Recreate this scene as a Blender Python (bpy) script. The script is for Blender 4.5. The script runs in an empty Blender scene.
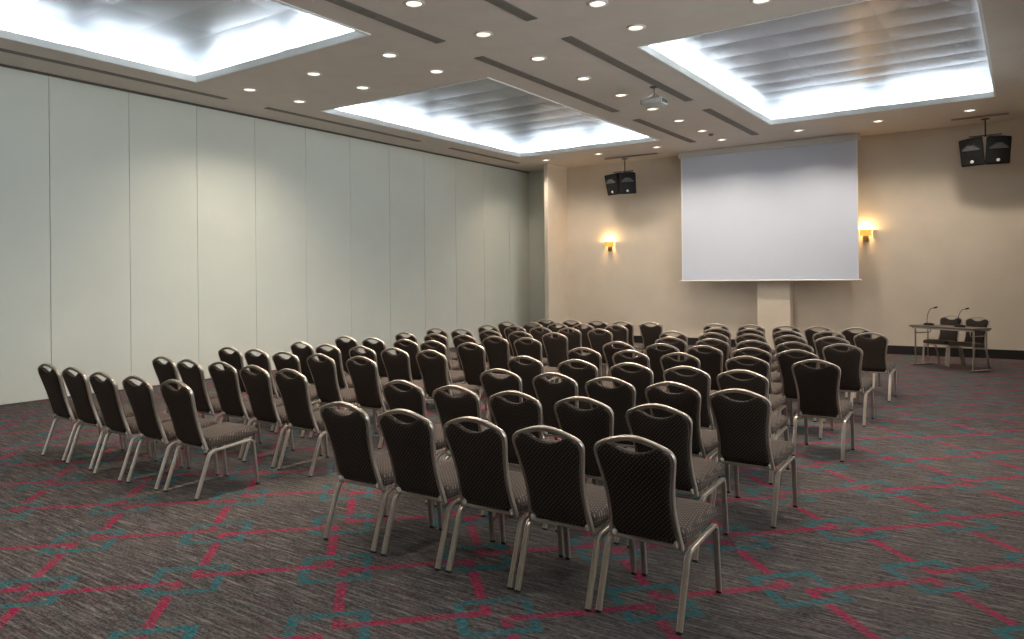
import bpy, bmesh, math, random
from mathutils import Vector, Matrix
random.seed(7)
PI = math.pi
SC = bpy.context.scene
COL = SC.collection
V = Vector

# ------------------------------------------------------------------ room size (metres, z up, +Y towards the screen wall)
XL, XR, Y0, YB, H = -11.44, 1.30, -2.60, 17.394, 4.648

# ------------------------------------------------------------------ node helpers
def new_mat(name):
    m = bpy.data.materials.new(name); m.use_nodes = True
    nt = m.node_tree; nt.nodes.clear()
    out = nt.nodes.new('ShaderNodeOutputMaterial')
    b = nt.nodes.new('ShaderNodeBsdfPrincipled')
    nt.links.new(b.outputs[0], out.inputs[0])
    return m, nt, b
def setv(sock, v):
    sock.default_value = v
def plug(nt, sock, v):
    if isinstance(v, bpy.types.NodeSocket): nt.links.new(v, sock)
    elif isinstance(v, (tuple, list)): sock.default_value = tuple(v) if len(v) == 4 or sock.type != 'RGBA' else tuple(v) + (1,)
    else: sock.default_value = v
class N:
    """small wrapper that writes scalar maths as shader nodes"""
    def __init__(s, nt): s.nt = nt
    def m(s, op, a, b=None, c=None):
        n = s.nt.nodes.new('ShaderNodeMath'); n.operation = op
        for i, v in enumerate((a, b, c)):
            if v is not None: plug(s.nt, n.inputs[i], v)
        return n.outputs[0]
    def add(s, a, b): return s.m('ADD', a, b)
    def sub(s, a, b): return s.m('SUBTRACT', a, b)
    def mul(s, a, b): return s.m('MULTIPLY', a, b)
    def mx(s, a, b): return s.m('MAXIMUM', a, b)
    def mn(s, a, b): return s.m('MINIMUM', a, b)
    def lt(s, a, b): return s.m('LESS_THAN', a, b)
    def gt(s, a, b): return s.m('GREATER_THAN', a, b)
    def ab(s, a): return s.m('ABSOLUTE', a)
    def band(s, v, lo, hi): return s.mul(s.gt(v, lo), s.lt(v, hi))
    def mix(s, f, a, b):
        n = s.nt.nodes.new('ShaderNodeMix'); n.data_type = 'RGBA'
        plug(s.nt, n.inputs[0], f); plug(s.nt, n.inputs[6], a); plug(s.nt, n.inputs[7], b)
        return n.outputs[2]
    def coord(s, which='Object'):
        return s.nt.nodes.new('ShaderNodeTexCoord').outputs[which]
    def sep(s, v):
        n = s.nt.nodes.new('ShaderNodeSeparateXYZ'); plug(s.nt, n.inputs[0], v); return n.outputs
    def scale(s, v, sc, loc=(0, 0, 0), rot=(0, 0, 0)):
        n = s.nt.nodes.new('ShaderNodeMapping'); plug(s.nt, n.inputs[0], v)
        n.inputs['Scale'].default_value = sc; n.inputs['Location'].default_value = loc; n.inputs['Rotation'].default_value = rot
        return n.outputs[0]
    def noise(s, v, scale=5, detail=2, rough=.5):
        n = s.nt.nodes.new('ShaderNodeTexNoise'); plug(s.nt, n.inputs['Vector'], v)
        n.inputs['Scale'].default_value = scale; n.inputs['Detail'].default_value = detail; n.inputs['Roughness'].default_value = rough
        return n.outputs[0]
    def ramp(s, f, stops):
        n = s.nt.nodes.new('ShaderNodeValToRGB'); plug(s.nt, n.inputs[0], f)
        e = n.color_ramp.elements
        while len(e) < len(stops): e.new(.5)
        for i, (p, c) in enumerate(stops):
            e[i].position = p; e[i].color = tuple(c) + (1,) if len(c) == 3 else c
        return n.outputs[0]
    def maprange(s, v, a, b, c, d):
        n = s.nt.nodes.new('ShaderNodeMapRange'); plug(s.nt, n.inputs[0], v)
        for i, x in enumerate((a, b, c, d)): n.inputs[i + 1].default_value = x
        return n.outputs[0]
def bump(nt, b, h, strength=.2, dist=.01):
    n = nt.nodes.new('ShaderNodeBump'); n.inputs['Strength'].default_value = strength; n.inputs['Distance'].default_value = dist
    plug(nt, n.inputs['Height'], h); nt.links.new(n.outputs[0], b.inputs['Normal'])
def simple(name, col, rough=.5, metal=0., var=.06, nscale=8, bmp=0., spec=.5, coat=0):
    """principled with a faint procedural mottling of the base colour"""
    m, nt, b = new_mat(name); n = N(nt)
    f = n.noise(n.coord(), nscale, 3)
    lo = tuple(c * (1 - var) for c in col); hi = tuple(min(1, c * (1 + var)) for c in col)
    nt.links.new(n.ramp(f, [(.3, lo), (.7, hi)]), b.inputs['Base Color'])
    b.inputs['Roughness'].default_value = rough; b.inputs['Metallic'].default_value = metal
    b.inputs['Specular IOR Level'].default_value = spec
    if bmp: bump(nt, b, n.noise(n.coord(), nscale * 14, 3), bmp, .004)
    return m
def emit(name, col, strength):
    m = bpy.data.materials.new(name); m.use_nodes = True; nt = m.node_tree; nt.nodes.clear()
    o = nt.nodes.new('ShaderNodeOutputMaterial'); e = nt.nodes.new('ShaderNodeEmission')
    n = N(nt); f = n.noise(n.coord(), 30, 1)
    nt.links.new(n.ramp(f, [(.2, tuple(c * .96 for c in col)), (.8, col)]), e.inputs[0])
    e.inputs[1].default_value = strength
    nt.links.new(e.outputs[0], o.inputs[0]); return m

# ------------------------------------------------------------------ carpet: streaked pile with a woven lattice of pink lines and teal squares
def carpet_material():
    m, nt, b = new_mat('carpet'); n = N(nt)
    co = n.coord(); x, y, z = n.sep(co)[0:3]
    wob = n.mul(n.sub(n.noise(n.scale(co, (3, 40, 1)), 1.0, 2), .5), .022)   # ragged woven edges
    PS, PD = 1.142, 1.108
    S = n.add(n.add(x, y), wob); D = n.add(n.sub(y, x), wob)
    s_ = n.m('DIVIDE', n.sub(S, 4.215), PS); d_ = n.m('DIVIDE', n.sub(D, 5.085), PD)
    i = n.m('FLOOR', n.add(s_, .5)); j = n.m('FLOOR', n.add(d_, .5))
    a = n.mul(n.sub(s_, i), PS); b0 = n.mul(n.sub(d_, j), PD)
    par = n.m('ABSOLUTE', n.m('MODULO', n.add(i, j), 2.0)); flip = n.sub(1.0, n.mul(par, 2.0))
    bb = n.mul(b0, flip)
    w = .039
    def arm(a, bb):
        h1 = n.mul(n.band(a, .06 - w, 9), n.band(bb, .06 - w, .06 + w))
        up = n.add(n.band(bb, .06, .175), n.gt(bb, .285))
        v1 = n.mul(n.band(a, .06 - w, .06 + w), up)
        return n.mx(h1, v1)
    na = n.mul(a, -1.0); nb = n.mul(bb, -1.0)
    pink = n.mn(n.mx(arm(a, bb), arm(na, nb)), 1.0)
    r = n.mx(n.ab(a), n.ab(bb))
    teal = n.band(r, .245 - w * .92, .245 + w * .92)
    # pile streaks along X
    st1 = n.noise(n.scale(co, (4.0, 50, 1)), 1.0, 5, .72)
    st2 = n.noise(n.scale(co, (4.2, 48, 1), (7, 3, 0)), 1.0, 3, .6)
    fine = n.noise(n.scale(co, (34, 130, 1)), 1.0, 3, .7)
    big = n.noise(co, .9, 3, .5)
    base = n.ramp(st1, [(.32, (.016, .013, .015)), (.44, (.050, .043, .045)), (.53, (.096, .087, .083)), (.66, (.240, .218, .192))])
    plum = n.mix(n.maprange(st2, .5, .66, 0, .75), base, (.070, .040, .052))
    c = n.mix(n.maprange(big, .35, .7, 0, .3), plum, (.120, .108, .090))
    tint = n.noise(n.scale(co, (1.6, 24, 1), (2, 9, 0)), 1.0, 3, .6)
    c = n.mix(n.maprange(tint, .60, .74, 0, .42), c, (.16, .035, .052))
    c = n.mix(n.maprange(tint, .40, .28, 0, .42), c, (.030, .085, .085))
    fade = n.maprange(n.noise(n.scale(co, (3.0, 36, 1), (4, 1, 0)), 1.0, 4, .7), .36, .58, .18, .92)
    c = n.mix(n.mul(teal, fade), c, (.010, .135, .150))
    c = n.mix(n.mul(pink, fade), c, (.330, .010, .060))
    c = n.mix(n.maprange(fine, .52, .68, 0, .55), c, (.215, .195, .178)); c = n.mix(n.maprange(fine, .47, .33, 0, .75), c, (.016, .014, .015))
    nt.links.new(c, b.inputs['Base Color'])
    b.inputs['Roughness'].default_value = 1.0; b.inputs['Specular IOR Level'].default_value = .04
    bump(nt, b, fine, .5, .006)
    return m

def fabric(name, ax, base, dot):
    """dark upholstery woven with a lattice of small pale dots; ax = the two object axes of the cloth"""
    m, nt, b = new_mat(name); n = N(nt)
    co = n.coord(); q = n.sep(co); u, v = q[ax[0]], q[ax[1]]
    if ax[2]: u, v = n.add(u, n.mul(q[2], ax[2])), n.sub(v, n.mul(q[2], ax[2]))
    k = 1 / .0165
    p = n.mul(n.add(u, v), k * .7071); r = n.mul(n.sub(u, v), k * .7071)
    fp = n.sub(n.m('FRACT', p), .5); fr = n.sub(n.m('FRACT', r), .5)
    d = n.m('SQRT', n.add(n.mul(fp, fp), n.mul(n.mul(fr, fr), 2.2)))
    dots = n.maprange(d, .17, .30, 1, 0)
    rib = n.maprange(n.ab(fr), .36, .5, 0, .35)
    nz = n.noise(co, 160, 3, .7)
    c = n.mix(nz, tuple(x * .6 for x in base), tuple(x * 1.4 for x in base))
    c = n.mix(rib, c, tuple(x * 2.0 for x in base))
    c = n.mix(n.mul(dots, .9), c, dot)
    nt.links.new(c, b.inputs['Base Color'])
    b.inputs['Roughness'].default_value = .8; b.inputs['Specular IOR Level'].default_value = .2
    b.inputs['Sheen Weight'].default_value = .10; b.inputs['Sheen Roughness'].default_value = .35; b.inputs['Sheen Tint'].default_value = (.8, .6, .5, 1)
    bump(nt, b, n.add(dots, n.mul(nz, .6)), .4, .002)
    return m

M = {}
M['carpet'] = carpet_material()
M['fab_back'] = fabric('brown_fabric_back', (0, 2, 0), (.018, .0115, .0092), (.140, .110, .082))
M['fab_seat'] = fabric('brown_fabric_seat', (0, 1, .8), (.050, .036, .030), (.23, .178, .145))  # same cloth as the back, with overhead light put into its paler colour
M['frame'] = simple('pewter_frame', (.50, .43, .365), .34, .75, .05, 20)
M['cap'] = simple('black_rubber', (.015, .015, .015), .7)
M['nylon'] = simple('pale_nylon_cap', (.52, .48, .43), .4, 0, .04, 25)
M['steel'] = simple('bright_steel', (.62, .60, .57), .25, 1., .04, 25)
M['ceiling'] = simple('ceiling_paint', (.69, .62, .55), .85, 0, .03, 3)
M['cove_white'] = simple('cove_white_paint', (.84, .86, .86), .7, 0, .02, 3)
M['trim_white'] = simple('white_trim', (.90, .90, .87), .5, 0, .02, 6)
M['panel'] = simple('satin_metal_panel', (.33, .345, .37), .34, .72, .10, 1.2)
M['partition'] = simple('partition_laminate', (.655, .665, .59), .55, 0, .025, 1.3)
M['gap'] = simple('seam_dark', (.16, .16, .145), .8)
M['backwall'] = simple('beige_wallcovering', (.72, .62, .50), .75, 0, .035, 2.0, .08)
M['sidewall'] = simple('plain_side_wall', (.50, .46, .38), .8, 0, .03, 2)
M['baseboard'] = simple('dark_baseboard', (.014, .011, .010), .45, 0, .15, 6)
M['track'] = simple('track_brown', (.10, .085, .07), .6)
M['vent'] = simple('vent_slat_paint', (.20, .175, .15), .6, 0, .05, 10)
M['vent_pale'] = simple('pale_vent_paint', (.33, .27, .215), .7, 0, .05, 10)
M['vent_back'] = simple('vent_dark', (.035, .03, .027), .8)
M['screen'] = simple('screen_cloth', (.70, .745, .86), .9, 0, .01, 2)
M['screen_edge'] = simple('screen_border_cloth', (.85, .85, .88), .8, 0, .01, 2)
M['casing'] = simple('white_casing', (.72, .70, .66), .5, 0, .02, 4)
M['black'] = simple('black_cabinet', (.008, .008, .009), .6, 0, .2, 12, 0, .25)
M['grille'] = simple('grille_black', (.008, .008, .008), .6, 0, .2, 60, 0, .25)
M['horn'] = simple('horn_grey', (.075, .08, .08), .45, 0, .1, 20)
M['badge'] = simple('badge_silver', (.75, .74, .70), .4, .2)
M['projector'] = simple('projector_shell', (.60, .61, .58), .45, 0, .03, 10)
M['projdark'] = simple('projector_dark', (.06, .075, .07), .5, 0, .1, 40)
M['wood'] = simple('table_laminate', (.12, .08, .06), .55, 0, .2, 9)
M['brass'] = simple('bronze_fitting', (.30, .19, .09), .35, .8, .1, 20)
def lens_material():
    m = bpy.data.materials.new('downlight_lens'); m.use_nodes = True; nt = m.node_tree; nt.nodes.clear()
    o = nt.nodes.new('ShaderNodeOutputMaterial'); e = nt.nodes.new('ShaderNodeEmission'); n = N(nt)
    q = n.sep(n.coord()); r = n.m('SQRT', n.add(n.mul(q[0], q[0]), n.mul(q[1], q[1])))
    st = n.ramp(n.mul(r, 1 / .085), [(.0, (1, 1, 1)), (.42, (.9, .9, .9)), (.56, (.10, .10, .10)), (.78, (.55, .55, .55)), (1.0, (.35, .35, .35))])
    e.inputs[0].default_value = (1.0, .91, .78, 1); nt.links.new(n.mul(st, 2.6), e.inputs[1])
    nt.links.new(e.outputs[0], o.inputs[0]); return m
M['lens'] = lens_material()
M['shade'] = emit('sconce_shade_glow', (1.0, .48, .09), .8)
def glass():
    m = bpy.data.materials.new('window_glass'); m.use_nodes = True; nt = m.node_tree; nt.nodes.clear()
    o = nt.nodes.new('ShaderNodeOutputMaterial'); x = nt.nodes.new('ShaderNodeMixShader'); t = nt.nodes.new('ShaderNodeBsdfTransparent'); g = nt.nodes.new('ShaderNodeBsdfGlossy')
    fr = nt.nodes.new('ShaderNodeFresnel'); g.inputs['Roughness'].default_value = .02; t.inputs[0].default_value = (.93, .96, .95, 1)
    nt.links.new(fr.outputs[0], x.inputs[0]); nt.links.new(t.outputs[0], x.inputs[1]); nt.links.new(g.outputs[0], x.inputs[2]); nt.links.new(x.outputs[0], o.inputs[0])
    return m
M['glass'] = glass()
M['ringwhite'] = simple('white_ring', (.75, .70, .62), .4, 0, .02, 10)

# ------------------------------------------------------------------ mesh helpers
def link(name, bm, mat, parent=None, smooth=False, angle=35):
    bmesh.ops.recalc_face_normals(bm, faces=bm.faces[:])
    if smooth:
        for f in bm.faces: f.smooth = True
        lim = math.radians(angle)
        for e in bm.edges:
            if len(e.link_faces) == 2:
                try:
                    if e.calc_face_angle(0) > lim: e.smooth = False
                except ValueError: pass
    me = bpy.data.meshes.new(name); bm.to_mesh(me); bm.free()
    me.materials.append(mat)
    o = bpy.data.objects.new(name, me); COL.objects.link(o)
    if parent: o.parent = parent
    return o
def box(bm, lo, hi, bev=0, mat=None):
    r = bmesh.ops.create_cube(bm, size=1)
    vs = r['verts']
    c = [(a + b) / 2 for a, b in zip(lo, hi)]; s = [b - a for a, b in zip(lo, hi)]
    for v in vs: v.co = V((v.co.x * s[0] + c[0], v.co.y * s[1] + c[1], v.co.z * s[2] + c[2]))
    if bev:
        es = list({e for v in vs for e in v.link_edges})
        r2 = bmesh.ops.bevel(bm, geom=es, offset=bev, segments=2, affect='EDGES', profile=.5)
        vs = list({v for f in r2['faces'] for v in f.verts} | {v for v in vs if v.is_valid})
    if mat is not None:
        for v in vs: v.co = mat @ v.co
    return vs
def tube(bm, pts, r, n=10, r2=None):
    """round tube along a polyline, capped"""
    pts = [V(p) for p in pts]; rings = []
    up = None
    for i, p in enumerate(pts):
        t = (pts[min(i + 1, len(pts) - 1)] - pts[max(i - 1, 0)]).normalized()
        if up is None:
            up = t.orthogonal().normalized()
        up = (up - t * up.dot(t)).normalized(); s = t.cross(up)
        rr = r if r2 is None else r + (r2 - r) * i / (len(pts) - 1)
        rings.append([bm.verts.new(p + (up * math.cos(2 * PI * k / n) + s * math.sin(2 * PI * k / n)) * rr) for k in range(n)])
    for A, B in zip(rings, rings[1:]):
        for k in range(n): bm.faces.new((A[k], A[(k + 1) % n], B[(k + 1) % n], B[k]))
    bm.faces.new(rings[0][::-1]); bm.faces.new(rings[-1])
def lathe(bm, prof, n=24, origin=(0, 0, 0), axis='Z'):
    """revolve (radius, height) pairs; a radius of 0 closes the end"""
    rings = []
    o = V(origin)
    def P(r, h, k):
        a = 2 * PI * k / n
        if axis == 'Z': return o + V((r * math.cos(a), r * math.sin(a), h))
        if axis == 'X': return o + V((h, r * math.cos(a), r * math.sin(a)))
        return o + V((r * math.cos(a), h, r * math.sin(a)))
    for r, h in prof:
        rings.append([bm.verts.new(P(0, h, 0))] if r == 0 else [bm.verts.new(P(r, h, k)) for k in range(n)])
    for A, B in zip(rings, rings[1:]):
        for k in range(n):
            a0, a1 = A[k % len(A)], A[(k + 1) % len(A)]; b0, b1 = B[k % len(B)], B[(k + 1) % len(B)]
            vs = [a0, a1, b1, b0]; u = []
            for v in vs:
                if v not in u: u.append(v)
            if len(u) > 2: bm.faces.new(u)
def fillet(pts, rad, seg=6):
    """round the inner corners of a polyline; rad is one radius per inner corner"""
    pts = [V(p) for p in pts]; out = [pts[0]]
    for i in range(1, len(pts) - 1):
        a, p, c = pts[i - 1], pts[i], pts[i + 1]; r = rad[i - 1]
        u, w = (a - p).normalized(), (c - p).normalized()
        th = math.acos(max(-1, min(1, u.dot(w)))); L = r / math.tan(th / 2)
        cen = p + (u + w).normalized() * (r / math.sin(th / 2))
        s, e = p + u * L - cen, p + w * L - cen
        ang = math.acos(max(-1, min(1, s.normalized().dot(e.normalized()))))
        for k in range(seg + 1):
            t = k / seg
            out.append(cen + (s * math.sin((1 - t) * ang) + e * math.sin(t * ang)) / math.sin(ang))
    out.append(pts[-1]); return out
def catmull(pts, seg=5):
    P = [V(p) for p in pts]; P = [P[0] * 2 - P[1]] + P + [P[-1] * 2 - P[-2]]; out = []
    for i in range(1, len(P) - 2):
        for k in range(seg):
            t = k / seg; a, b, c, d = P[i - 1], P[i], P[i + 1], P[i + 2]
            out.append(.5 * ((2 * b) + (c - a) * t + (2 * a - 5 * b + 4 * c - d) * t * t + (3 * b - a - 3 * c + d) * t ** 3))
    out.append(P[-2]); return out
# ribbed oval section of the chair tubes: a = across (wide), b = in the bending plane
def section(wa, wb):
    a, b = wa / 2, wb / 2; g = wa * .11; dpt = wb * .26
    one = [(-a, -b * .35), (-a * .88, -b * .85), (-a * .62, -b), (-g * 1.7, -b), (-g, -b + dpt), (g, -b + dpt), (g * 1.7, -b), (a * .62, -b), (a * .88, -b * .85), (a, -b * .35)]
    return one + [(-x, -y) for x, y in one]
def sweep(bm, pts, sec, axis):
    axis = V(axis).normalized(); rings = []
    for i, p in enumerate(pts):
        t = (pts[min(i + 1, len(pts) - 1)] - pts[max(i - 1, 0)]).normalized()
        bdir = axis.cross(t).normalized()
        rings.append([bm.verts.new(p + axis * a + bdir * b) for a, b in sec])
    n = len(sec)
    for A, B in zip(rings, rings[1:]):
        for k in range(n): bm.faces.new((A[k], A[(k + 1) % n], B[(k + 1) % n], B[k]))
    bm.faces.new(rings[0][::-1]); bm.faces.new(rings[-1])

# ------------------------------------------------------------------ scene-object helpers
def thing(name, label, cat, loc=(0, 0, 0), rz=0., group=None):
    o = bpy.data.objects.new(name, None); COL.objects.link(o)
    o.empty_display_size = .1; o.location = loc; o.rotation_euler = (0, 0, rz)
    return tag(o, label, cat, group)
def tag(o, label, cat, group=None):
    o['label'] = label; o['category'] = cat
    if group: o['group'] = group
    return o
def structure(o, label=None, cat=None):
    o['kind'] = 'structure'
    if label: o['label'] = label
    if cat: o['category'] = cat
    return o
CH = {}
def kids(o): return CH.get(o.name, [])
def reg_children():
    CH.clear()
    for o in bpy.data.objects:
        if o.parent: CH.setdefault(o.parent.name, []).append(o)
def dup(root, loc, rz, label, group=None):
    r = root.copy(); COL.objects.link(r); r.location = loc; r.rotation_euler = (0, 0, rz); r['label'] = label
    if group: r['group'] = group
    for ch in kids(root):
        c = ch.copy(); COL.objects.link(c); c.parent = r
        for g in kids(ch):
            d = g.copy(); COL.objects.link(d); d.parent = c
    return r
ORD = 'zeroth first second third fourth fifth sixth seventh eighth ninth tenth'.split()

# ================================================================== THE SETTING
bm = bmesh.new(); box(bm, (XL - .2, Y0 - .2, -.12), (XR + .2, YB + .2, 0))
structure(link('floor', bm, M['carpet']), 'grey streaked carpet woven with pink lines and teal squares', 'carpet floor')

COVES = [(-10.154, -6.561, .18, 6.422, 'light cove over the partition side, farther from the screen'),
         (-10.154, -6.561, 8.863, 15.08, 'light cove over the partition side, nearer the screen'),
         (-4.089, -.417, 8.85, 14.866, 'light cove between the ceiling projector and the plain side wall'),
         (-4.089, -.417, .18, 6.422, 'light cove over the open floor, farther from the screen')]
xs = [XL - .2, -10.189, -6.526, -4.124, -.382, XR + .2]
ys = [Y0 - .2, .18, 6.422, 8.855, 14.97, YB + .2]
bm = bmesh.new()
def quad(bm, x0, x1, y0, y1, z):
    bm.faces.new([bm.verts.new((x0, y0, z)), bm.verts.new((x0, y1, z)), bm.verts.new((x1, y1, z)), bm.verts.new((x1, y0, z))])
# strips of ceiling around the four openings
for (xa, xb), cv in (((xs[0], xs[1]), None), ((xs[2], xs[3]), None), ((xs[4], xs[5]), None)):
    box(bm, (xa, Y0 - .2, H), (xb, YB + .2, H + .03))
for xa, xb, lst in ((xs[1], xs[2], (COVES[0], COVES[1])), (xs[3], xs[4], (COVES[3], COVES[2]))):
    yy = [Y0 - .2, lst[0][2] - .035, lst[0][3] + .035, lst[1][2] - .035, lst[1][3] + .035, YB + .2]
    for a, b in ((0, 1), (2, 3), (4, 5)): box(bm, (xa, yy[a], H), (xb, yy[b], H + .03))
structure(link('ceiling', bm, M['ceiling']), 'flat taupe painted ceiling with four light coves', 'ceiling')

# partition wall of tall panels
bm = bmesh.new()
seam0, pitch = 4.95, 1.1462
k = -7
while seam0 + pitch * k < YB + .1:
    a, b = max(Y0, seam0 + pitch * k), min(YB + .02, seam0 + pitch * (k + 1))
    if b - a > .05: box(bm, (XL - .06, a + .003, .012), (XL, b - .003, H - .035), .003)
    k += 1
box(bm, (XL - .2, Y0 - .2, 0), (XL - .022, YB + .2, H + .02))
w = link('wall_left', bm, M['partition'])
structure(w, 'tall pale green grey folding partition wall of flush panels', 'wall')
w.data.materials.append(M['gap'])
for p in w.data.polygons:
    if abs(p.center.x - (XL - .022)) < .001: p.material_index = 1
bm = bmesh.new(); box(bm, (XL - .02, Y0, H - .032), (XL + .012, YB, H - .001))  # track strip; its dark brown draws the shadow line under the ceiling
structure(link('trim_1', bm, M['track']), 'dark track along the top of the partition wall', 'trim')

bm = bmesh.new(); box(bm, (XL - .2, YB, 0), (XR + .2, YB + .2, H + .02))
structure(link('wall_back', bm, M['backwall']), 'beige wall behind the projection screen', 'wall')
bm = bmesh.new()
box(bm, (-10.33, 16.41, 0), (-10.21, YB + .01, H + .01), .006)
structure(link('wall_fin', bm, M['backwall']), 'narrow beige wall fin beside the partition corner', 'wall')
bm = bmesh.new(); box(bm, (XL - .02, YB - .03, .012), (-10.335, YB + .01, H - .035), .004)
structure(link('wall_jamb', bm, M['partition']), 'narrow pale end panel of the partition beside the wall fin', 'wall')
bm = bmesh.new(); box(bm, (-5.055, 17.13, 0), (-4.33, YB + .01, H + .01), .006)
structure(link('wall_pier', bm, M['backwall']), 'shallow beige pier behind the projection screen', 'wall')
# unseen side wall; its tall windows are made up, to let in fill light
FILL_WIN = [(-1.6, 1.6), (2.4, 5.6), (6.4, 9.6), (10.4, 13.6)]; WZ0, WZ1 = .85, 3.75
bm = bmesh.new()
edges = [Y0 - .2] + [v for w in FILL_WIN for v in w] + [YB + .2]
for k in range(0, len(edges), 2): box(bm, (XR, edges[k], 0), (XR + .2, edges[k + 1], H + .02))
for a, b in FILL_WIN:
    box(bm, (XR, a, 0), (XR + .2, b, WZ0)); box(bm, (XR, a, WZ1), (XR + .2, b, H + .02))
structure(link('wall_right', bm, M['sidewall']), 'plain beige side wall with a row of tall windows', 'wall')
for i, (a, b) in enumerate(FILL_WIN):
    bm = bmesh.new(); f = .06; xa, xb = XR + .07, XR + .13
    for lo, hi in (((xa, a, WZ0), (xb, a + f, WZ1)), ((xa, b - f, WZ0), (xb, b, WZ1)), ((xa, a, WZ0), (xb, b, WZ0 + f)), ((xa, a, WZ1 - f), (xb, b, WZ1)), ((xa, (a + b) / 2 - f / 2, WZ0), (xb, (a + b) / 2 + f / 2, WZ1))):
        box(bm, lo, hi, .004)
    wf = structure(link('window_%d' % (i + 1), bm, M['trim_white']), 'tall white framed window in the side wall', 'window')
    bm = bmesh.new(); box(bm, (XR + .097, a + f, WZ0 + f), (XR + .103, b - f, WZ1 - f)); link('window_pane', bm, M['glass'], wf)
    l = bpy.data.lights.new('window_portal', 'AREA'); l.shape = 'RECTANGLE'; l.size = WZ1 - WZ0; l.size_y = b - a; l.cycles.is_portal = True
    o = bpy.data.objects.new('window_portal', l); COL.objects.link(o); o.location = (XR + .16, (a + b) / 2, (WZ0 + WZ1) / 2); o.rotation_euler = (0, PI / 2, 0)
bm = bmesh.new(); box(bm, (XL - .2, Y0 - .2, 0), (XR + .2, Y0, H + .02))
structure(link('wall_front', bm, M['sidewall']), 'plain beige wall opposite the screen', 'wall')

def skirting(name, lo, hi):
    bm = bmesh.new(); box(bm, lo, hi, .004)
    structure(link(name, bm, M['baseboard']), 'dark skirting board', 'baseboard')
skirting('baseboard_back', (-10.21, YB - .018, 0), (-5.055, YB, .18))
skirting('baseboard_backright', (-4.33, YB - .018, 0), (XR, YB, .18))
skirting('baseboard_right', (XR - .018, Y0, 0), (XR, YB - .018, .18))

# ================================================================== LIGHT COVES
RISE, BACK = .37, .20
COVE_W = 18.0
def area(loc, sx, sy, power, col, d):
    """thin rectangular lamp lying on the ledge; d = the way it shines"""
    l = bpy.data.lights.new('cove_tube_light', 'AREA'); l.shape = 'RECTANGLE'; l.size = sx; l.size_y = sy
    l.energy = power; l.color = col
    o = bpy.data.objects.new('cove_tube_light', l); COL.objects.link(o)
    z = -V(d).normalized(); x = V((1, 0, 0)) if sx > sy else z.cross(V((0, 1, 0))) * -1
    y = z.cross(x).normalized(); x = y.cross(z).normalized()
    m = Matrix((x, y, z)).transposed().to_4x4(); m.translation = V(loc); o.matrix_world = m
for ci, (x0, x1, y0, y1, lab) in enumerate(COVES):
    x0, x1, y0, y1 = x0 - .035, x1 + .035, y0 - .035, y1 + .035
    t = thing('light_cove', 'large recessed white ' + lab, 'ceiling light', ((x0 + x1) / 2, (y0 + y1) / 2, H), 0, 'recessed light coves')
    ox, oy = (x0 + x1) / 2, (y0 + y1) / 2
    # white rim standing round the opening
    bm = bmesh.new(); th, up = .03, .085
    for lo, hi in (((x0, y0, 0), (x0 + th, y1, up)), ((x1 - th, y0, 0), (x1, y1, up)), ((x0 + th, y0, 0), (x1 - th, y0 + th, up)), ((x0 + th, y1 - th, 0), (x1 - th, y1, up))):
        box(bm, (lo[0] - ox, lo[1] - oy, lo[2] - .012), (hi[0] - ox, hi[1] - oy, hi[2]))
    link('rim', bm, M['trim_white'], t)
    # upright walls of the recess, set back behind the rim
    bm = bmesh.new(); X0, X1, Y0_, Y1 = x0 - BACK - ox, x1 + BACK - ox, y0 - BACK - oy, y1 + BACK - oy
    for lo, hi in (((X0 - .02, Y0_, .03), (X0, Y1, RISE + .02)), ((X1, Y0_, .03), (X1 + .02, Y1, RISE + .02)), ((X0, Y0_ - .02, .03), (X1, Y0_, RISE + .02)), ((X0, Y1, .03), (X1, Y1 + .02, RISE + .02))):
        box(bm, lo, hi)
    link('recess_wall', bm, M['cove_white'], t)
    # pillowed satin metal tiles
    bm = bmesh.new(); nx, ny = 3, 10
    tx, ty = (X1 - X0) / nx, (Y1 - Y0_) / ny
    for i in range(nx):
        for j in range(ny):
            ax, ay = X0 + i * tx + .002, Y0_ + j * ty + .002; w_, h_ = tx - .004, ty - .004
            sag = .012 + .008 * random.random(); tilt = random.uniform(-.004, .004); tilt2 = random.uniform(-.005, .005)
            G = []
            for p in range(5):
                row = []
                for q in range(5):
                    u, v = p / 4, q / 4
                    zz = RISE - .006 - sag * (1 - (2 * u - 1) ** 4) * (1 - (2 * v - 1) ** 2) + tilt * (v - .5) + tilt2 * (u - .5)
                    row.append(bm.verts.new((ax + u * w_, ay + v * h_, zz)))
                G.append(row)
            for p in range(4):
                for q in range(4): bm.faces.new((G[p][q], G[p][q + 1], G[p + 1][q + 1], G[p + 1][q]))
    for f in bm.faces: f.smooth = True
    me = bpy.data.meshes.new('metal_panel'); bm.to_mesh(me); bm.free(); me.materials.append(M['panel'])
    o = bpy.data.objects.new('metal_panel', me); COL.objects.link(o); o.parent = t
    bm = bmesh.new(); box(bm, (X0 - .02, Y0_ - .02, RISE + .004), (X1 + .02, Y1 + .02, RISE + .03))
    link('top_board', bm, M['panel'], t)
    # fluorescent lamps on the ledge, behind the rim
    cc = (.80, .90, 1.0)
    z = H + .055
    n = 4; L = (y1 - y0) / n
    for q in range(n):
        yc = y0 + (q + .5) * L
        area((x0 - .10, yc, z), .05, L - .32, COVE_W * L / 1.5, cc, (-.75, 0, .66))
        area((x1 + .10, yc, z), .05, L - .32, COVE_W * L / 1.5, cc, (.75, 0, .66))
    n = 2; L = (x1 - x0) / n
    for q in range(n):
        xc = x0 + (q + .5) * L
        area((xc, y0 - .10, z), L - .36, .05, COVE_W * L / 1.5, cc, (0, -.75, .66))
        area((xc, y1 + .10, z), L - .36, .05, COVE_W * L / 1.5, cc, (0, .75, .66))

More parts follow.
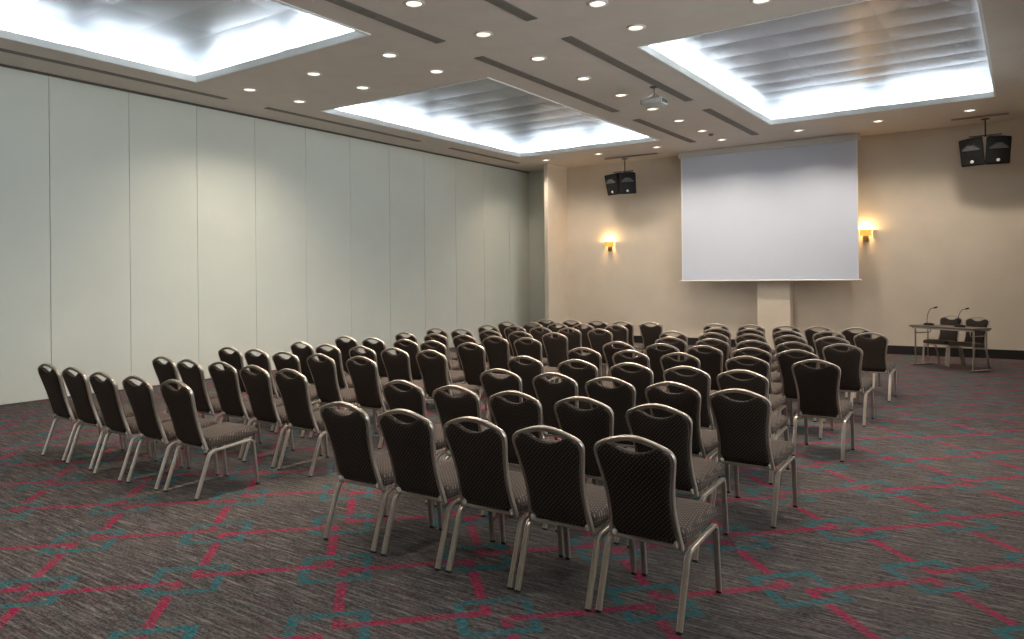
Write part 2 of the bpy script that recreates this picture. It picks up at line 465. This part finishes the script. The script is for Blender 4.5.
# ================================================================== DOWNLIGHTS
SPOT_W = 100.0
def make_downlight():
    t = thing('downlight', 'x', 'ceiling light', (0, 0, H), 0, 'recessed downlights')
    bm = bmesh.new()
    lathe(bm, [(.084, -.003), (.088, -.013), (.100, -.013), (.116, -.006), (.118, 0)], 28)
    link('ring', bm, M['ringwhite'], t, True, 60)
    bm = bmesh.new(); lathe(bm, [(0, -.0085), (.040, -.0080), (.070, -.006), (.085, -.003)], 24)
    link('lens', bm, M['lens'], t, True, 60)
    return t
dl0 = make_downlight(); reg_children()
spots = []
CX = [-9.92, -8.43, -6.93, -5.42, -3.81, -2.33, -.82]
for yy in (7.19, 8.15):
    for i, x in enumerate(CX):
        if i == 3: continue
        rown = 'row beside the farther coves' if yy < 7.5 else 'row beside the nearer coves'
        spots.append((x, yy, 'round recessed downlight, %s from the partition in the %s' % (ORD[i + 1 if i < 3 else i], rown)))
for i, y in enumerate((15.88, 14.69, 13.46, 12.24, 11.0, 9.75, 8.5, 7.26, 6.01, 4.77, 3.53, 2.3, 1.05)):
    nm = (ORD[i + 1] if i < 10 else ['eleventh', 'twelfth', 'thirteenth'][i - 10])
    spots.append((-5.42, y, 'round recessed downlight on the central ceiling line, %s from the screen' % nm))
for i, x in enumerate(CX):
    if i == 3: continue
    spots.append((x, 15.86, 'round recessed downlight in the row along the screen wall, %s from the partition' % ORD[i + 1]))
for i, (x, y, lab) in enumerate(spots):
    if i == 0:
        dl0.location = (x, y, H); dl0['label'] = lab
    else: dup(dl0, (x, y, H), 0, lab)
    l = bpy.data.lights.new('downlight_lamp', 'SPOT'); l.energy = SPOT_W; l.color = (1.0, .88, .735)
    l.spot_size = math.radians(140); l.spot_blend = .8; l.shadow_soft_size = .12
    o = bpy.data.objects.new('downlight_lamp', l); COL.objects.link(o); o.location = (x, y, H - .03)

# ================================================================== CEILING VENTS AND DETECTOR
def vent(x, ya, yb, wid, label, mat_s='vent', across=False, nsl=4, grp='linear ceiling vents'):
    """linear slot diffuser: dark tray, frame and long slats; across = runs along X"""
    t = thing('ceiling_vent', label, 'vent', (x, (ya + yb) / 2, H) if not across else ((ya + yb) / 2, x, H), 0 if not across else -PI / 2, grp)
    L = (yb - ya) / 2; w = wid / 2
    bm = bmesh.new(); box(bm, (-w, -L, -.004), (w, L, -.0005)); link('tray', bm, M['vent_back'], t)
    bm = bmesh.new(); f = .014
    for lo, hi in (((-w - f, -L - f), (-w, L + f)), ((w, -L - f), (w + f, L + f)), ((-w, -L - f), (w, -L)), ((-w, L), (w, L + f))):
        box(bm, (lo[0], lo[1], -.011), (hi[0], hi[1], -.0005), .002)
    link('frame', bm, M[mat_s], t)
    bm = bmesh.new()
    for k in range(nsl):
        cx = -w + wid * (k + .5) / nsl; sw = wid / nsl * .33
        box(bm, (cx - sw, -L, -.010), (cx + sw, L, -.0045))
    link('slats', bm, M[mat_s], t)
for x, nm in ((-6.03, 'partition side of the central downlights'), (-4.66, 'open-floor side of the central downlights')):
    for (a, b), pos in (((3.1, 7.17), 'between the farther coves'), ((7.98, 12.02), 'mid room'), ((12.88, 15.77), 'near the screen')):
        vent(x, a, b, .125, 'long dark linear vent %s, %s' % (pos, nm))
for (a, b), pos in (((3.2, 7.31), 'farthest from the screen'), ((8.12, 12.02), 'middle of the three'), ((13.08, 15.83), 'nearest the screen')):
    vent(-10.73, a, b, .085, 'thin linear vent along the partition wall, %s' % pos)
vent(16.66, -8.65, -7.27, .10, 'flush pale slot vent above the loudspeakers nearer the partition', 'vent_pale', True, 2)
vent(16.62, -1.15, -.25, .10, 'flush pale slot vent above the loudspeakers over the table', 'vent_pale', True, 2)
bm = bmesh.new(); lathe(bm, [(0, -.045), (.025, -.044), (.04, -.034), (.05, -.014), (.055, 0), (0, 0)], 20)
d = link('smoke_detector', bm, M['vent_pale'], None, True, 50); d.location = (-5.39, 15.14, H - .0005)
tag(d, 'small round smoke detector on the ceiling before the screen', 'detector')

# ================================================================== CHAIRS
def chair_proto():
    t = thing('banquet_chair', 'x', 'chair')
    sec = section(.031, .021)
    for s in (-1, 1):
        X = s * .209
        path = fillet([(X, 0, .012), (X, .118, .343), (X, .505, .375), (X, .545, .012)], [.062, .042], 8)
        # arc samples: 1..9 rear bend, 10..18 front bend
        ir, iff = 6, 14
        bm = bmesh.new(); sweep(bm, path[:ir + 1], sec, (1, 0, 0)); lr = link('leg', bm, M['frame'], t, True, 32)
        bm = bmesh.new(); sweep(bm, path[ir:iff + 1], sec, (1, 0, 0)); link('seat_rail', bm, M['frame'], t, True, 32)
        bm = bmesh.new(); sweep(bm, path[iff:], sec, (1, 0, 0)); lf = link('leg', bm, M['frame'], t, True, 32)
        for leg, yy, tl in ((lr, 0, .30), (lf, .545, -.11)):
            bm = bmesh.new()
            box(bm, (X - .0145, yy - .010, 0), (X + .0145, yy + .010, .013), .003)
            link('foot_cap', bm, M['cap'], leg)
        bm = bmesh.new()
        xi = s * .169
        lathe(bm, [(0, -s * .018), (.010, -s * .017), (.015, -s * .011), (.0175, -s * .004), (.0175, 0), (0, 0)], 18, (xi, .091, .382), 'X')
        link('pivot_cap', bm, M['nylon'], t, True, 60)
    # back frame in its leaning plane: point(u, h) -> world
    B0, T0 = V((0, .108, .352)), V((0, -.056, .905))
    up = (T0 - B0).normalized(); nrm = V((1, 0, 0)).cross(up).normalized()      # points to the rear? sign fixed below
    if nrm.y > 0: nrm = -nrm                                                    # rearward
    Ltot = (T0 - B0).length
    def W(u, h, d=0): return V((u, 0, 0)) + B0 + up * h + nrm * d
    half = [(.181, 0), (.177, .05), (.169, .12), (.1655, .19), (.167, .26), (.176, .34), (.189, .415), (.1965, .462), (.1955, .488), (.183, .509), (.150, .527), (.100, .546), (.050, .560), (0, Ltot - .012)]
    ctr = [(u, h) for u, h in half] + [(-u, h) for u, h in half[-2::-1]]
    dense = catmull([V((u, h, 0)) for u, h in ctr], 4)
    bm = bmesh.new(); sweep(bm, [W(p.x, p.y) for p in dense], [(y, x) for x, y in section(.026, .025)], nrm)
    # low cross tube tying the two uprights under the cushion
    tube(bm, [W(-.181, .012), W(.181, .012)], .010, 10)
    link('back_frame', bm, M['frame'], t, True, 32)
    # upholstered panel with the hand slot left open under the top bar
    inner = [(u - math.copysign(.006, u), h) for u, h in [(p.x, p.y) for p in dense] if .075 < h < .50 and abs(u) > .12]
    right = [q for q in inner if q[0] > 0]; left = [q for q in inner if q[0] < 0]
    right.sort(key=lambda q: q[1]); left.sort(key=lambda q: -q[1])
    top = [(.160, .515), (.132, .526), (.104, .519), (.070, .499), (.035, .489), (0, .486), (-.035, .489), (-.070, .499), (-.104, .519), (-.132, .526), (-.160, .515)]
    bot = [(-.163, .070), (-.142, .052), (-.07, .045), (0, .044), (.07, .045), (.142, .052), (.163, .070)]
    outl = right + top + left + bot
    c = V((0, .26))
    bm = bmesh.new(); T = .019
    prof = [(.985, 0, 0), (.995, -.55, .0), (.975, -.85, 0), (.92, -1.05, 0), (.78, -1.25, 0), (.5, -1.35, 0)]
    def ring(sc, d):
        return [bm.verts.new(W(c.x + (u - c.x) * sc, c.y + (h - c.y) * sc, d)) for u, h in outl]
    rear = [ring(1.0, 0)] + [ring(s_, T * k_) for s_, k_ in ((.995, .50), (.978, .80), (.93, .98), (.80, 1.12), (.5, 1.2))]
    front = [rear[0]] + [ring(s_, -T * k_) for s_, k_ in ((.995, .60), (.975, 1.1), (.92, 1.5), (.78, 1.8), (.5, 1.95))]
    n = len(outl)
    for side in (rear, front):
        for A, Bq in zip(side, side[1:]):
            for k in range(n): bm.faces.new((A[k], A[(k + 1) % n], Bq[(k + 1) % n], Bq[k]))
        cv = bm.verts.new(W(c.x, c.y, (T * 1.22 if side is rear else -T * 2.0)))
        for k in range(n): bm.faces.new((side[-1][k], side[-1][(k + 1) % n], cv))
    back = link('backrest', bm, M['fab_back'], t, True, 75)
    bm = bmesh.new(); tube(bm, [W(u, h + .001, .012) for u, h in top], .0042, 6)
    link('piping', bm, M['fab_seat'], back, True, 60)
    # seat cushion: rounded plan, waterfall front, crowned top
    bm = bmesh.new()
    def plan(ins):
        a, y0_, y1_ = .212 - ins, .118 + ins * .6, .566 - ins
        rc, rb = max(.05 - ins * .4, .012), .03
        P = []
        for cx, cy, r, a0 in ((a - rc, y1_ - rc, rc, 0), (-(a - rc), y1_ - rc, rc, 90), (-(a - .012) + rb, y0_ + rb, rb, 180), (a - .012 - rb, y0_ + rb, rb, 270)):
            for k in range(7):
                g = math.radians(a0 + k * 15); P.append((cx + r * math.cos(g), cy + r * math.sin(g)))
        return P
    def seat_z(y, k):     # bottom follows the rails
        return .368 + .078 * (y - .15) + k
    rings = []
    for ins, k in ((.03, .004), (.010, .002), (.001, .012), (0, .036), (.004, .054), (.014, .067), (.036, .076), (.08, .082), (.13, .085)):
        rg = []
        for px, py in plan(ins):
            drop = .010 * max(0, (py - .46) / .1) ** 2 if k > .03 else 0
            rg.append(bm.verts.new((px, py, seat_z(py, k) - drop)))
        rings.append(rg)
    n = len(rings[0])
    for A, Bq in zip(rings, rings[1:]):
        for k in range(n): bm.faces.new((A[k], A[(k + 1) % n], Bq[(k + 1) % n], Bq[k]))
    cv = bm.verts.new((0, .34, seat_z(.34, .087)))
    for k in range(n): bm.faces.new((rings[-1][k], rings[-1][(k + 1) % n], cv))
    bm.faces.new(rings[0][::-1])
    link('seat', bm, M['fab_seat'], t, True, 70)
    return t
chair = chair_proto(); reg_children()
LEFT = [[(-7.552, 3.275), (-7.006, 3.251), (-6.409, 3.201), (-5.895, 3.219), (-5.383, 3.245)], [(-7.194, 4.199), (-6.693, 4.169), (-6.218, 4.207), (-5.692, 4.177), (-5.177, 4.161)], [(-7.535, 5.192), (-7.033, 5.184), (-6.495, 5.152), (-5.974, 5.18), (-5.419, 5.214)], [(-7.377, 6.093), (-6.804, 6.006), (-6.251, 6.028), (-5.768, 6.054), (-5.235, 6.049)], [(-7.567, 6.997), (-7.045, 6.994), (-6.485, 7.004), (-6.03, 7.005), (-5.442, 7.003)], [(-7.351, 7.942), (-6.801, 7.951), (-6.289, 7.958), (-5.765, 7.949), (-5.254, 7.947)], [(-7.558, 8.867), (-7.056, 8.861), (-6.527, 8.867), (-5.988, 8.867), (-5.42, 8.881)], [(-7.276, 9.832), (-6.756, 9.846), (-6.264, 9.844), (-5.742, 9.838), (-5.22, 9.843)], [(-7.562, 10.791), (-7.033, 10.795), (-6.528, 10.797), (-6.034, 10.796), (-5.431, 10.797)], [(-7.326, 11.72), (-6.781, 11.704), (-6.257, 11.709), (-5.776, 11.72), (-5.243, 11.716)]]
RIGHT = [[(-3.475, 3.206), (-2.97, 3.21), (-2.479, 3.228), (-2.008, 3.226), (-1.54, 3.25)], [(-3.842, 4.127), (-3.327, 4.115), (-2.825, 4.121), (-2.312, 4.139), (-1.8, 4.133)], [(-3.624, 5.074), (-3.095, 5.079), (-2.603, 5.073), (-2.094, 5.059), (-1.585, 4.97)], [(-4.014, 6.034), (-3.419, 6.011), (-2.88, 6.018), (-2.366, 6.017), (-1.891, 6.006)], [(-3.947, 7.079), (-3.384, 7.064), (-2.847, 7.064), (-2.179, 7.067), (-1.563, 7.07)], [(-3.969, 7.949), (-3.416, 7.949), (-2.914, 7.933), (-2.399, 7.932), (-1.933, 7.935)], [(-3.704, 8.878), (-3.164, 8.878), (-2.66, 8.872), (-2.192, 8.857), (-1.679, 8.857)], [(-4.061, 9.834), (-3.489, 9.839), (-2.985, 9.844), (-2.483, 9.836), (-1.984, 9.837)], [(-3.768, 10.786), (-3.274, 10.786), (-2.758, 10.777), (-2.215, 10.783), (-1.693, 10.77)], [(-4.111, 11.714), (-3.545, 11.711), (-3.014, 11.722), (-2.55, 11.723), (-2.026, 11.711)]]
rng = random.Random(3); used = False
def put_chair(x, y, rz, label, group):
    global used
    if not used:
        used = True; chair.location = (x, y, 0); chair.rotation_euler = (0, 0, rz); chair['label'] = label; chair['group'] = group
    else: dup(chair, (x, y, 0), rz, label, group)
for blk, name, grp in ((LEFT, 'block by partition wall', 'chairs in the block by the partition wall'), (RIGHT, 'block away from partition', 'chairs in the block away from the partition wall')):
    for r, row in enumerate(blk):
        for c, (x, y) in enumerate(row):
            k = (5 - c) if blk is LEFT else (c + 1)
            put_chair(x, y, math.radians(rng.uniform(-1.2, 1.2)), 'brown banquet chair %s from the aisle, %s row from the screen, %s' % (ORD[k], ORD[10 - r], name), grp)

# ================================================================== TABLE WITH ITS CHAIRS AND MICROPHONES
TA = math.radians(-35)
ux, uy = V((math.cos(TA), math.sin(TA), 0)), V((-math.sin(TA), math.cos(TA), 0))     # along the table, towards the chairs
tc = V((-1.25, 15.03, 0)) + uy * .22
t = thing('folding_table', 'narrow brown folding table with steel legs before the screen wall', 'table', tc, TA)
bm = bmesh.new(); box(bm, (-.62, -.25, .712), (.60, .25, .740), .004); link('tabletop', bm, M['wood'], t)
bm = bmesh.new()
for a, b in (((-.60, -.215), (.60, -.195)), ((-.60, .195), (.60, .215))): box(bm, (a[0], a[1], .685), (b[0], b[1], .712))
link('apron_rail', bm, M['steel'], t)
for s in (-1, 1):
    bm = bmesh.new(); x = s * .575
    for yy in (-.15, .16):
        tube(bm, [(x, yy, .03), (x, yy, .70)], .015 if yy < 0 else .011, 12)
    lg = link('leg', bm, M['steel'], t, True, 50)
    bm = bmesh.new(); box(bm, (x - .018, -.24, 0), (x + .018, .24, .030), .008); link('foot_bar', bm, M['steel'], lg)
    bm = bmesh.new(); tube(bm, fillet([(x - s * .03, -.19, .70), (x - s * .03, -.19, .60), (x - s * .03, .19, .60), (x - s * .03, .19, .70)], [.03, .03]), .010, 8)
    link('folding_brace', bm, M['steel'], lg, True, 50)
for i, mx in enumerate((-.40, .22)):
    p = tc + ux * mx + uy * (-.02)
    m = thing('gooseneck_microphone', 'black gooseneck microphone on the table ' + ('end nearer the screen' if i == 0 else 'between the two chairs'), 'microphone', (p.x, p.y, .7405), TA, 'table microphones')
    bm = bmesh.new(); box(bm, (-.07, -.055, 0), (.07, .055, .035), .010); box(bm, (-.05, -.048, .03), (.05, .02, .042), .004); link('base', bm, M['black'], m)
    bm = bmesh.new(); pts = catmull([(-.02, -.02, .035), (-.018, -.018, .13), (-.008, .0, .23), (.012, .035, .295), (.045, .08, .315)], 5)
    tube(bm, pts, .0055, 8); link('gooseneck', bm, M['black'], m, True, 60)
    bm = bmesh.new(); dr = (pts[-1] - pts[-2]).normalized()
    tube(bm, [pts[-1], pts[-1] + dr * .008, pts[-1] + dr * .045, pts[-1] + dr * .055], .014, 12); link('microphone_head', bm, M['black'], m, True, 60)
f1, f2 = V((-1.385, 15.46, 0)), V((-.955, 15.14, 0))
CA = math.radians(-24); cb = V((-math.sin(CA), math.cos(CA), 0))
for p, lab in ((f1, 'brown banquet chair behind the table, beside the microphone nearer the screen'), (f2, 'brown banquet chair behind the table, at the end away from screen')):
    q = p + cb * .545
    put_chair(q.x, q.y, CA + PI, lab, 'chairs behind the table')

# ================================================================== PROJECTION SCREEN
sy = 16.99
t = thing('projection_screen', 'large white pull-down projection screen hanging before the back wall', 'projection screen', (-4.845, sy, 1.55))
hw = 1.94
bm = bmesh.new(); box(bm, (-hw - .055, -.075, H - 1.55 - .135), (hw + .055, .07, H - 1.55 - .004), .012); link('casing', bm, M['casing'], t)
bm = bmesh.new(); box(bm, (-hw, -.001, .015), (hw, .001, H - 1.55 - .12)); link('screen_sheet', bm, M['screen'], t)
bm = bmesh.new()
for s in (-1, 1): box(bm, (s * hw - .012, -.008, .02), (s * hw + .012, .008, H - 1.55 - .14))
link('side_border', bm, M['screen_edge'], t)
bm = bmesh.new(); tube(bm, [(-hw - .045, 0, .015), (hw + .045, 0, .015)], .018, 12)
for s in (-1, 1): tube(bm, [(s * (hw + .035), 0, .015), (s * (hw + .06), 0, .015)], .024, 12)
link('bottom_bar', bm, M['casing'], t, True, 50)

# ================================================================== PROJECTOR
t = thing('projector', 'white projector hanging from the ceiling on a short pole', 'projector', (-4.78, 10.86, 4.36))
bm = bmesh.new(); box(bm, (-.18, -.135, 0), (.18, .135, .09), .016); link('body', bm, M['projector'], t, True, 40)
bm = bmesh.new()
for k in range(6): box(bm, (.179, -.11 + k * .037, .018), (.184, -.11 + k * .037 + .026, .075), .001)
link('side_vent', bm, M['projdark'], t)
bm = bmesh.new(); box(bm, (-.14, -.139, .018), (.14, -.134, .070), .001); link('rear_panel', bm, M['casing'], t)
bm = bmesh.new(); lathe(bm, [(0, .130), (.030, .132), (.038, .135), (.038, .165), (.032, .165), (.028, .150), (0, .146)], 20, (.07, 0, .048), 'Y'); link('lens', bm, M['projdark'], t, True, 40)
bm = bmesh.new(); tube(bm, [(0, 0, .10), (0, 0, H - 4.36 - .01)], .017, 12); box(bm, (-.13, -.10, .092), (.13, .10, .104), .003)
for sx in (-1, 1): tube(bm, [(sx * .11, -.06, .10), (sx * .03, 0, .17)], .008, 8)
link('mount_pole', bm, M['steel'], t, True, 40)
bm = bmesh.new(); lathe(bm, [(0, -.014), (.055, -.014), (.065, -.006), (.066, -.0005), (0, -.0005)], 20, (0, 0, H - 4.36)); link('ceiling_plate', bm, M['projdark'], t, True, 40)

# ================================================================== LOUDSPEAKERS
def speaker(loc, rz, label):
    """trapezoid cabinet, grille front with a horn window and a round badge; front faces local -Y"""
    t = thing('loudspeaker', label, 'loudspeaker', loc, rz, 'hanging loudspeakers')
    tilt = Matrix.Rotation(math.radians(14), 4, 'X')
    def put(bm):
        bmesh.ops.transform(bm, matrix=tilt, verts=bm.verts[:])
    W2, H2, D = .210, .255, .34
    bm = bmesh.new()
    fr = [(-W2, 0), (W2, 0)]; pts = [(-W2, 0), (W2, 0), (W2 * .45, D), (-W2 * .45, D)]
    lo = [bm.verts.new((x, y, -H2)) for x, y in pts]; hi = [bm.verts.new((x, y, H2)) for x, y in pts]
    bm.faces.new(lo[::-1]); bm.faces.new(hi)
    for k in range(4): bm.faces.new((lo[k], lo[(k + 1) % 4], hi[(k + 1) % 4], hi[k]))
    bmesh.ops.bevel(bm, geom=bm.edges[:], offset=.012, segments=2, affect='EDGES')
    put(bm); link('cabinet', bm, M['black'], t, True, 40)
    # grille bowed slightly forward
    bm = bmesh.new(); G = []
    for i in range(9):
        u = -1 + i / 4
        G.append([bm.verts.new((u * .185, -.004 - .022 * (1 - u * u), -.228 + .456 * k / 6)) for k in range(7)])
    for i in range(8):
        for k in range(6): bm.faces.new((G[i][k], G[i + 1][k], G[i + 1][k + 1], G[i][k + 1]))
    r = bmesh.ops.extrude_face_region(bm, geom=bm.faces[:])
    for v in r['geom']:
        if isinstance(v, bmesh.types.BMVert): v.co.y = .002
    put(bm); link('grille', bm, M['grille'], t, True, 40)
    # horn: a shallow gable-shaped flare in the upper half
    bm = bmesh.new()
    out = [(-.150, .045), (.150, .045), (.150, .070), (.05, .150), (-.05, .150), (-.150, .070)]
    a = [bm.verts.new((x, -.037, z)) for x, z in out]; b = [bm.verts.new((x * .86, -.029, .055 + (z - .055) * .8)) for x, z in out]
    for k in range(6): bm.faces.new((a[k], a[(k + 1) % 6], b[(k + 1) % 6], b[k]))
    bm.faces.new(b)
    back = [bm.verts.new((x, -.006, z)) for x, z in out]
    for k in range(6): bm.faces.new((a[k], back[k], back[(k + 1) % 6], a[(k + 1) % 6]))
    put(bm); link('horn', bm, M['horn'], t)
    bm = bmesh.new(); lathe(bm, [(0, -.036), (.026, -.035), (.030, -.030), (.030, -.018), (0, -.018)], 20, (0, 0, -.172), 'Y')
    put(bm); link('badge', bm, M['badge'], t, True, 40)
    return t
for cx, who in ((-8.25, 'partition'), (-.62, 'table')):
    cy, cz = 16.62, 3.975
    for s in (-1, 1):
        a = math.radians(17) * s
        lab = 'black hanging loudspeaker of the pair ' + ('beside the wall fin, ' if who == 'partition' else 'above the table, ') + (('on the partition side' if s < 0 else 'on the screen side') if who == 'partition' else ('on the screen side' if s < 0 else 'away from the screen'))
        speaker((cx + s * .214, cy + .0, cz), a, lab)
    t = thing('speaker_bracket', 'thin ceiling bracket carrying the loudspeaker pair ' + ('beside the wall fin' if who == 'partition' else 'above the table'), 'bracket', (cx, cy + .30, H), 0, 'loudspeaker brackets')
    bm = bmesh.new(); lathe(bm, [(0, -.016), (.07, -.016), (.075, -.0005), (0, -.0005)], 20); link('ceiling_plate', bm, M['horn'], t, True, 40)
    bm = bmesh.new(); tube(bm, [(0, 0, -.01), (0, 0, -.325)], .014, 10); link('rod', bm, M['horn'], t, True, 40)
    bm = bmesh.new(); box(bm, (-.27, -.10, -.342), (.27, -.06, -.324), .002); box(bm, (-.02, -.10, -.342), (.02, .02, -.324), .002); link('yoke', bm, M['horn'], t)

# ================================================================== WALL SCONCES
for x, z, lab in ((-8.93, 2.445, 'glowing amber wall sconce under the loudspeakers beside the screen'), (-2.815, 2.475, 'glowing amber wall sconce beside the screen, table side')):
    t = thing('wall_sconce', lab, 'wall lamp', (x, YB, z), 0, 'wall sconces')
    bm = bmesh.new(); box(bm, (-.05, -.03, -.09), (.05, -.0005, .06), .006); box(bm, (-.022, -.085, -.085), (.022, -.03, -.02), .006)
    tube(bm, [(0, -.07, -.03), (0, -.07, .06)], .014, 10); link('bracket', bm, M['brass'], t)
    bm = bmesh.new(); n = 20; rows = []
    for zz, rx, ry in ((.03, .115, .105), (.09, .118, .108), (.16, .120, .110)):
        o_ = [bm.verts.new((rx * math.cos(PI + PI * k / n), -.012 + ry * math.sin(PI + PI * k / n), zz)) for k in range(n + 1)]
        rows.append(o_)
    for A, B in zip(rows, rows[1:]):
        for k in range(n): bm.faces.new((A[k], A[k + 1], B[k + 1], B[k]))
    s = link('lamp_shade', bm, M['shade'], t, True, 60); md = s.modifiers.new('thickness', 'SOLIDIFY'); md.thickness = .004
    l = bpy.data.lights.new('sconce_lamp', 'POINT'); l.energy = 9; l.color = (1.0, .62, .25); l.shadow_soft_size = .03
    o = bpy.data.objects.new('sconce_lamp', l); COL.objects.link(o); o.location = (x, YB - .085, z + .17)

# ================================================================== WORLD, CAMERA, VIEW
wd = bpy.data.worlds.new('World'); SC.world = wd; wd.use_nodes = True
bgn = wd.node_tree.nodes.get('Background') or wd.node_tree.nodes.new('ShaderNodeBackground')
bgn.inputs[0].default_value = (.90, .955, 1.0, 1); bgn.inputs[1].default_value = 3.7

yaw, pitch, roll, fpx, cyp = .606022604, .000409544678, -.00962059877, 741.805246, 278.928406
c, s = math.cos(yaw), math.sin(yaw)
fwd = V((-s * math.cos(pitch), c * math.cos(pitch), math.sin(pitch))); rt = V((c, s, 0)); up = rt.cross(fwd)
r2 = rt * math.cos(roll) + up * math.sin(roll); u2 = -rt * math.sin(roll) + up * math.cos(roll)
cam = bpy.data.cameras.new('camera'); co = bpy.data.objects.new('camera', cam); COL.objects.link(co)
mw = Matrix(((r2.x, u2.x, -fwd.x, 0), (r2.y, u2.y, -fwd.y, 0), (r2.z, u2.z, -fwd.z, 1.65), (0, 0, 0, 1)))
co.matrix_world = mw
cam.sensor_fit = 'HORIZONTAL'; cam.sensor_width = 36; cam.lens = fpx / 1024 * 36
cam.shift_y = (cyp - 319.5) / 1024; cam.clip_start = .05; cam.clip_end = 100
SC.camera = co
vs = SC.view_settings; vs.view_transform = 'Standard'; vs.look = 'None'; vs.gamma = 1; vs.use_curve_mapping = False
vs.exposure = 0.70
SC.cycles.max_bounces = 8; SC.cycles.diffuse_bounces = 5; SC.cycles.glossy_bounces = 4
SC.cycles.sample_clamp_indirect = 6.0
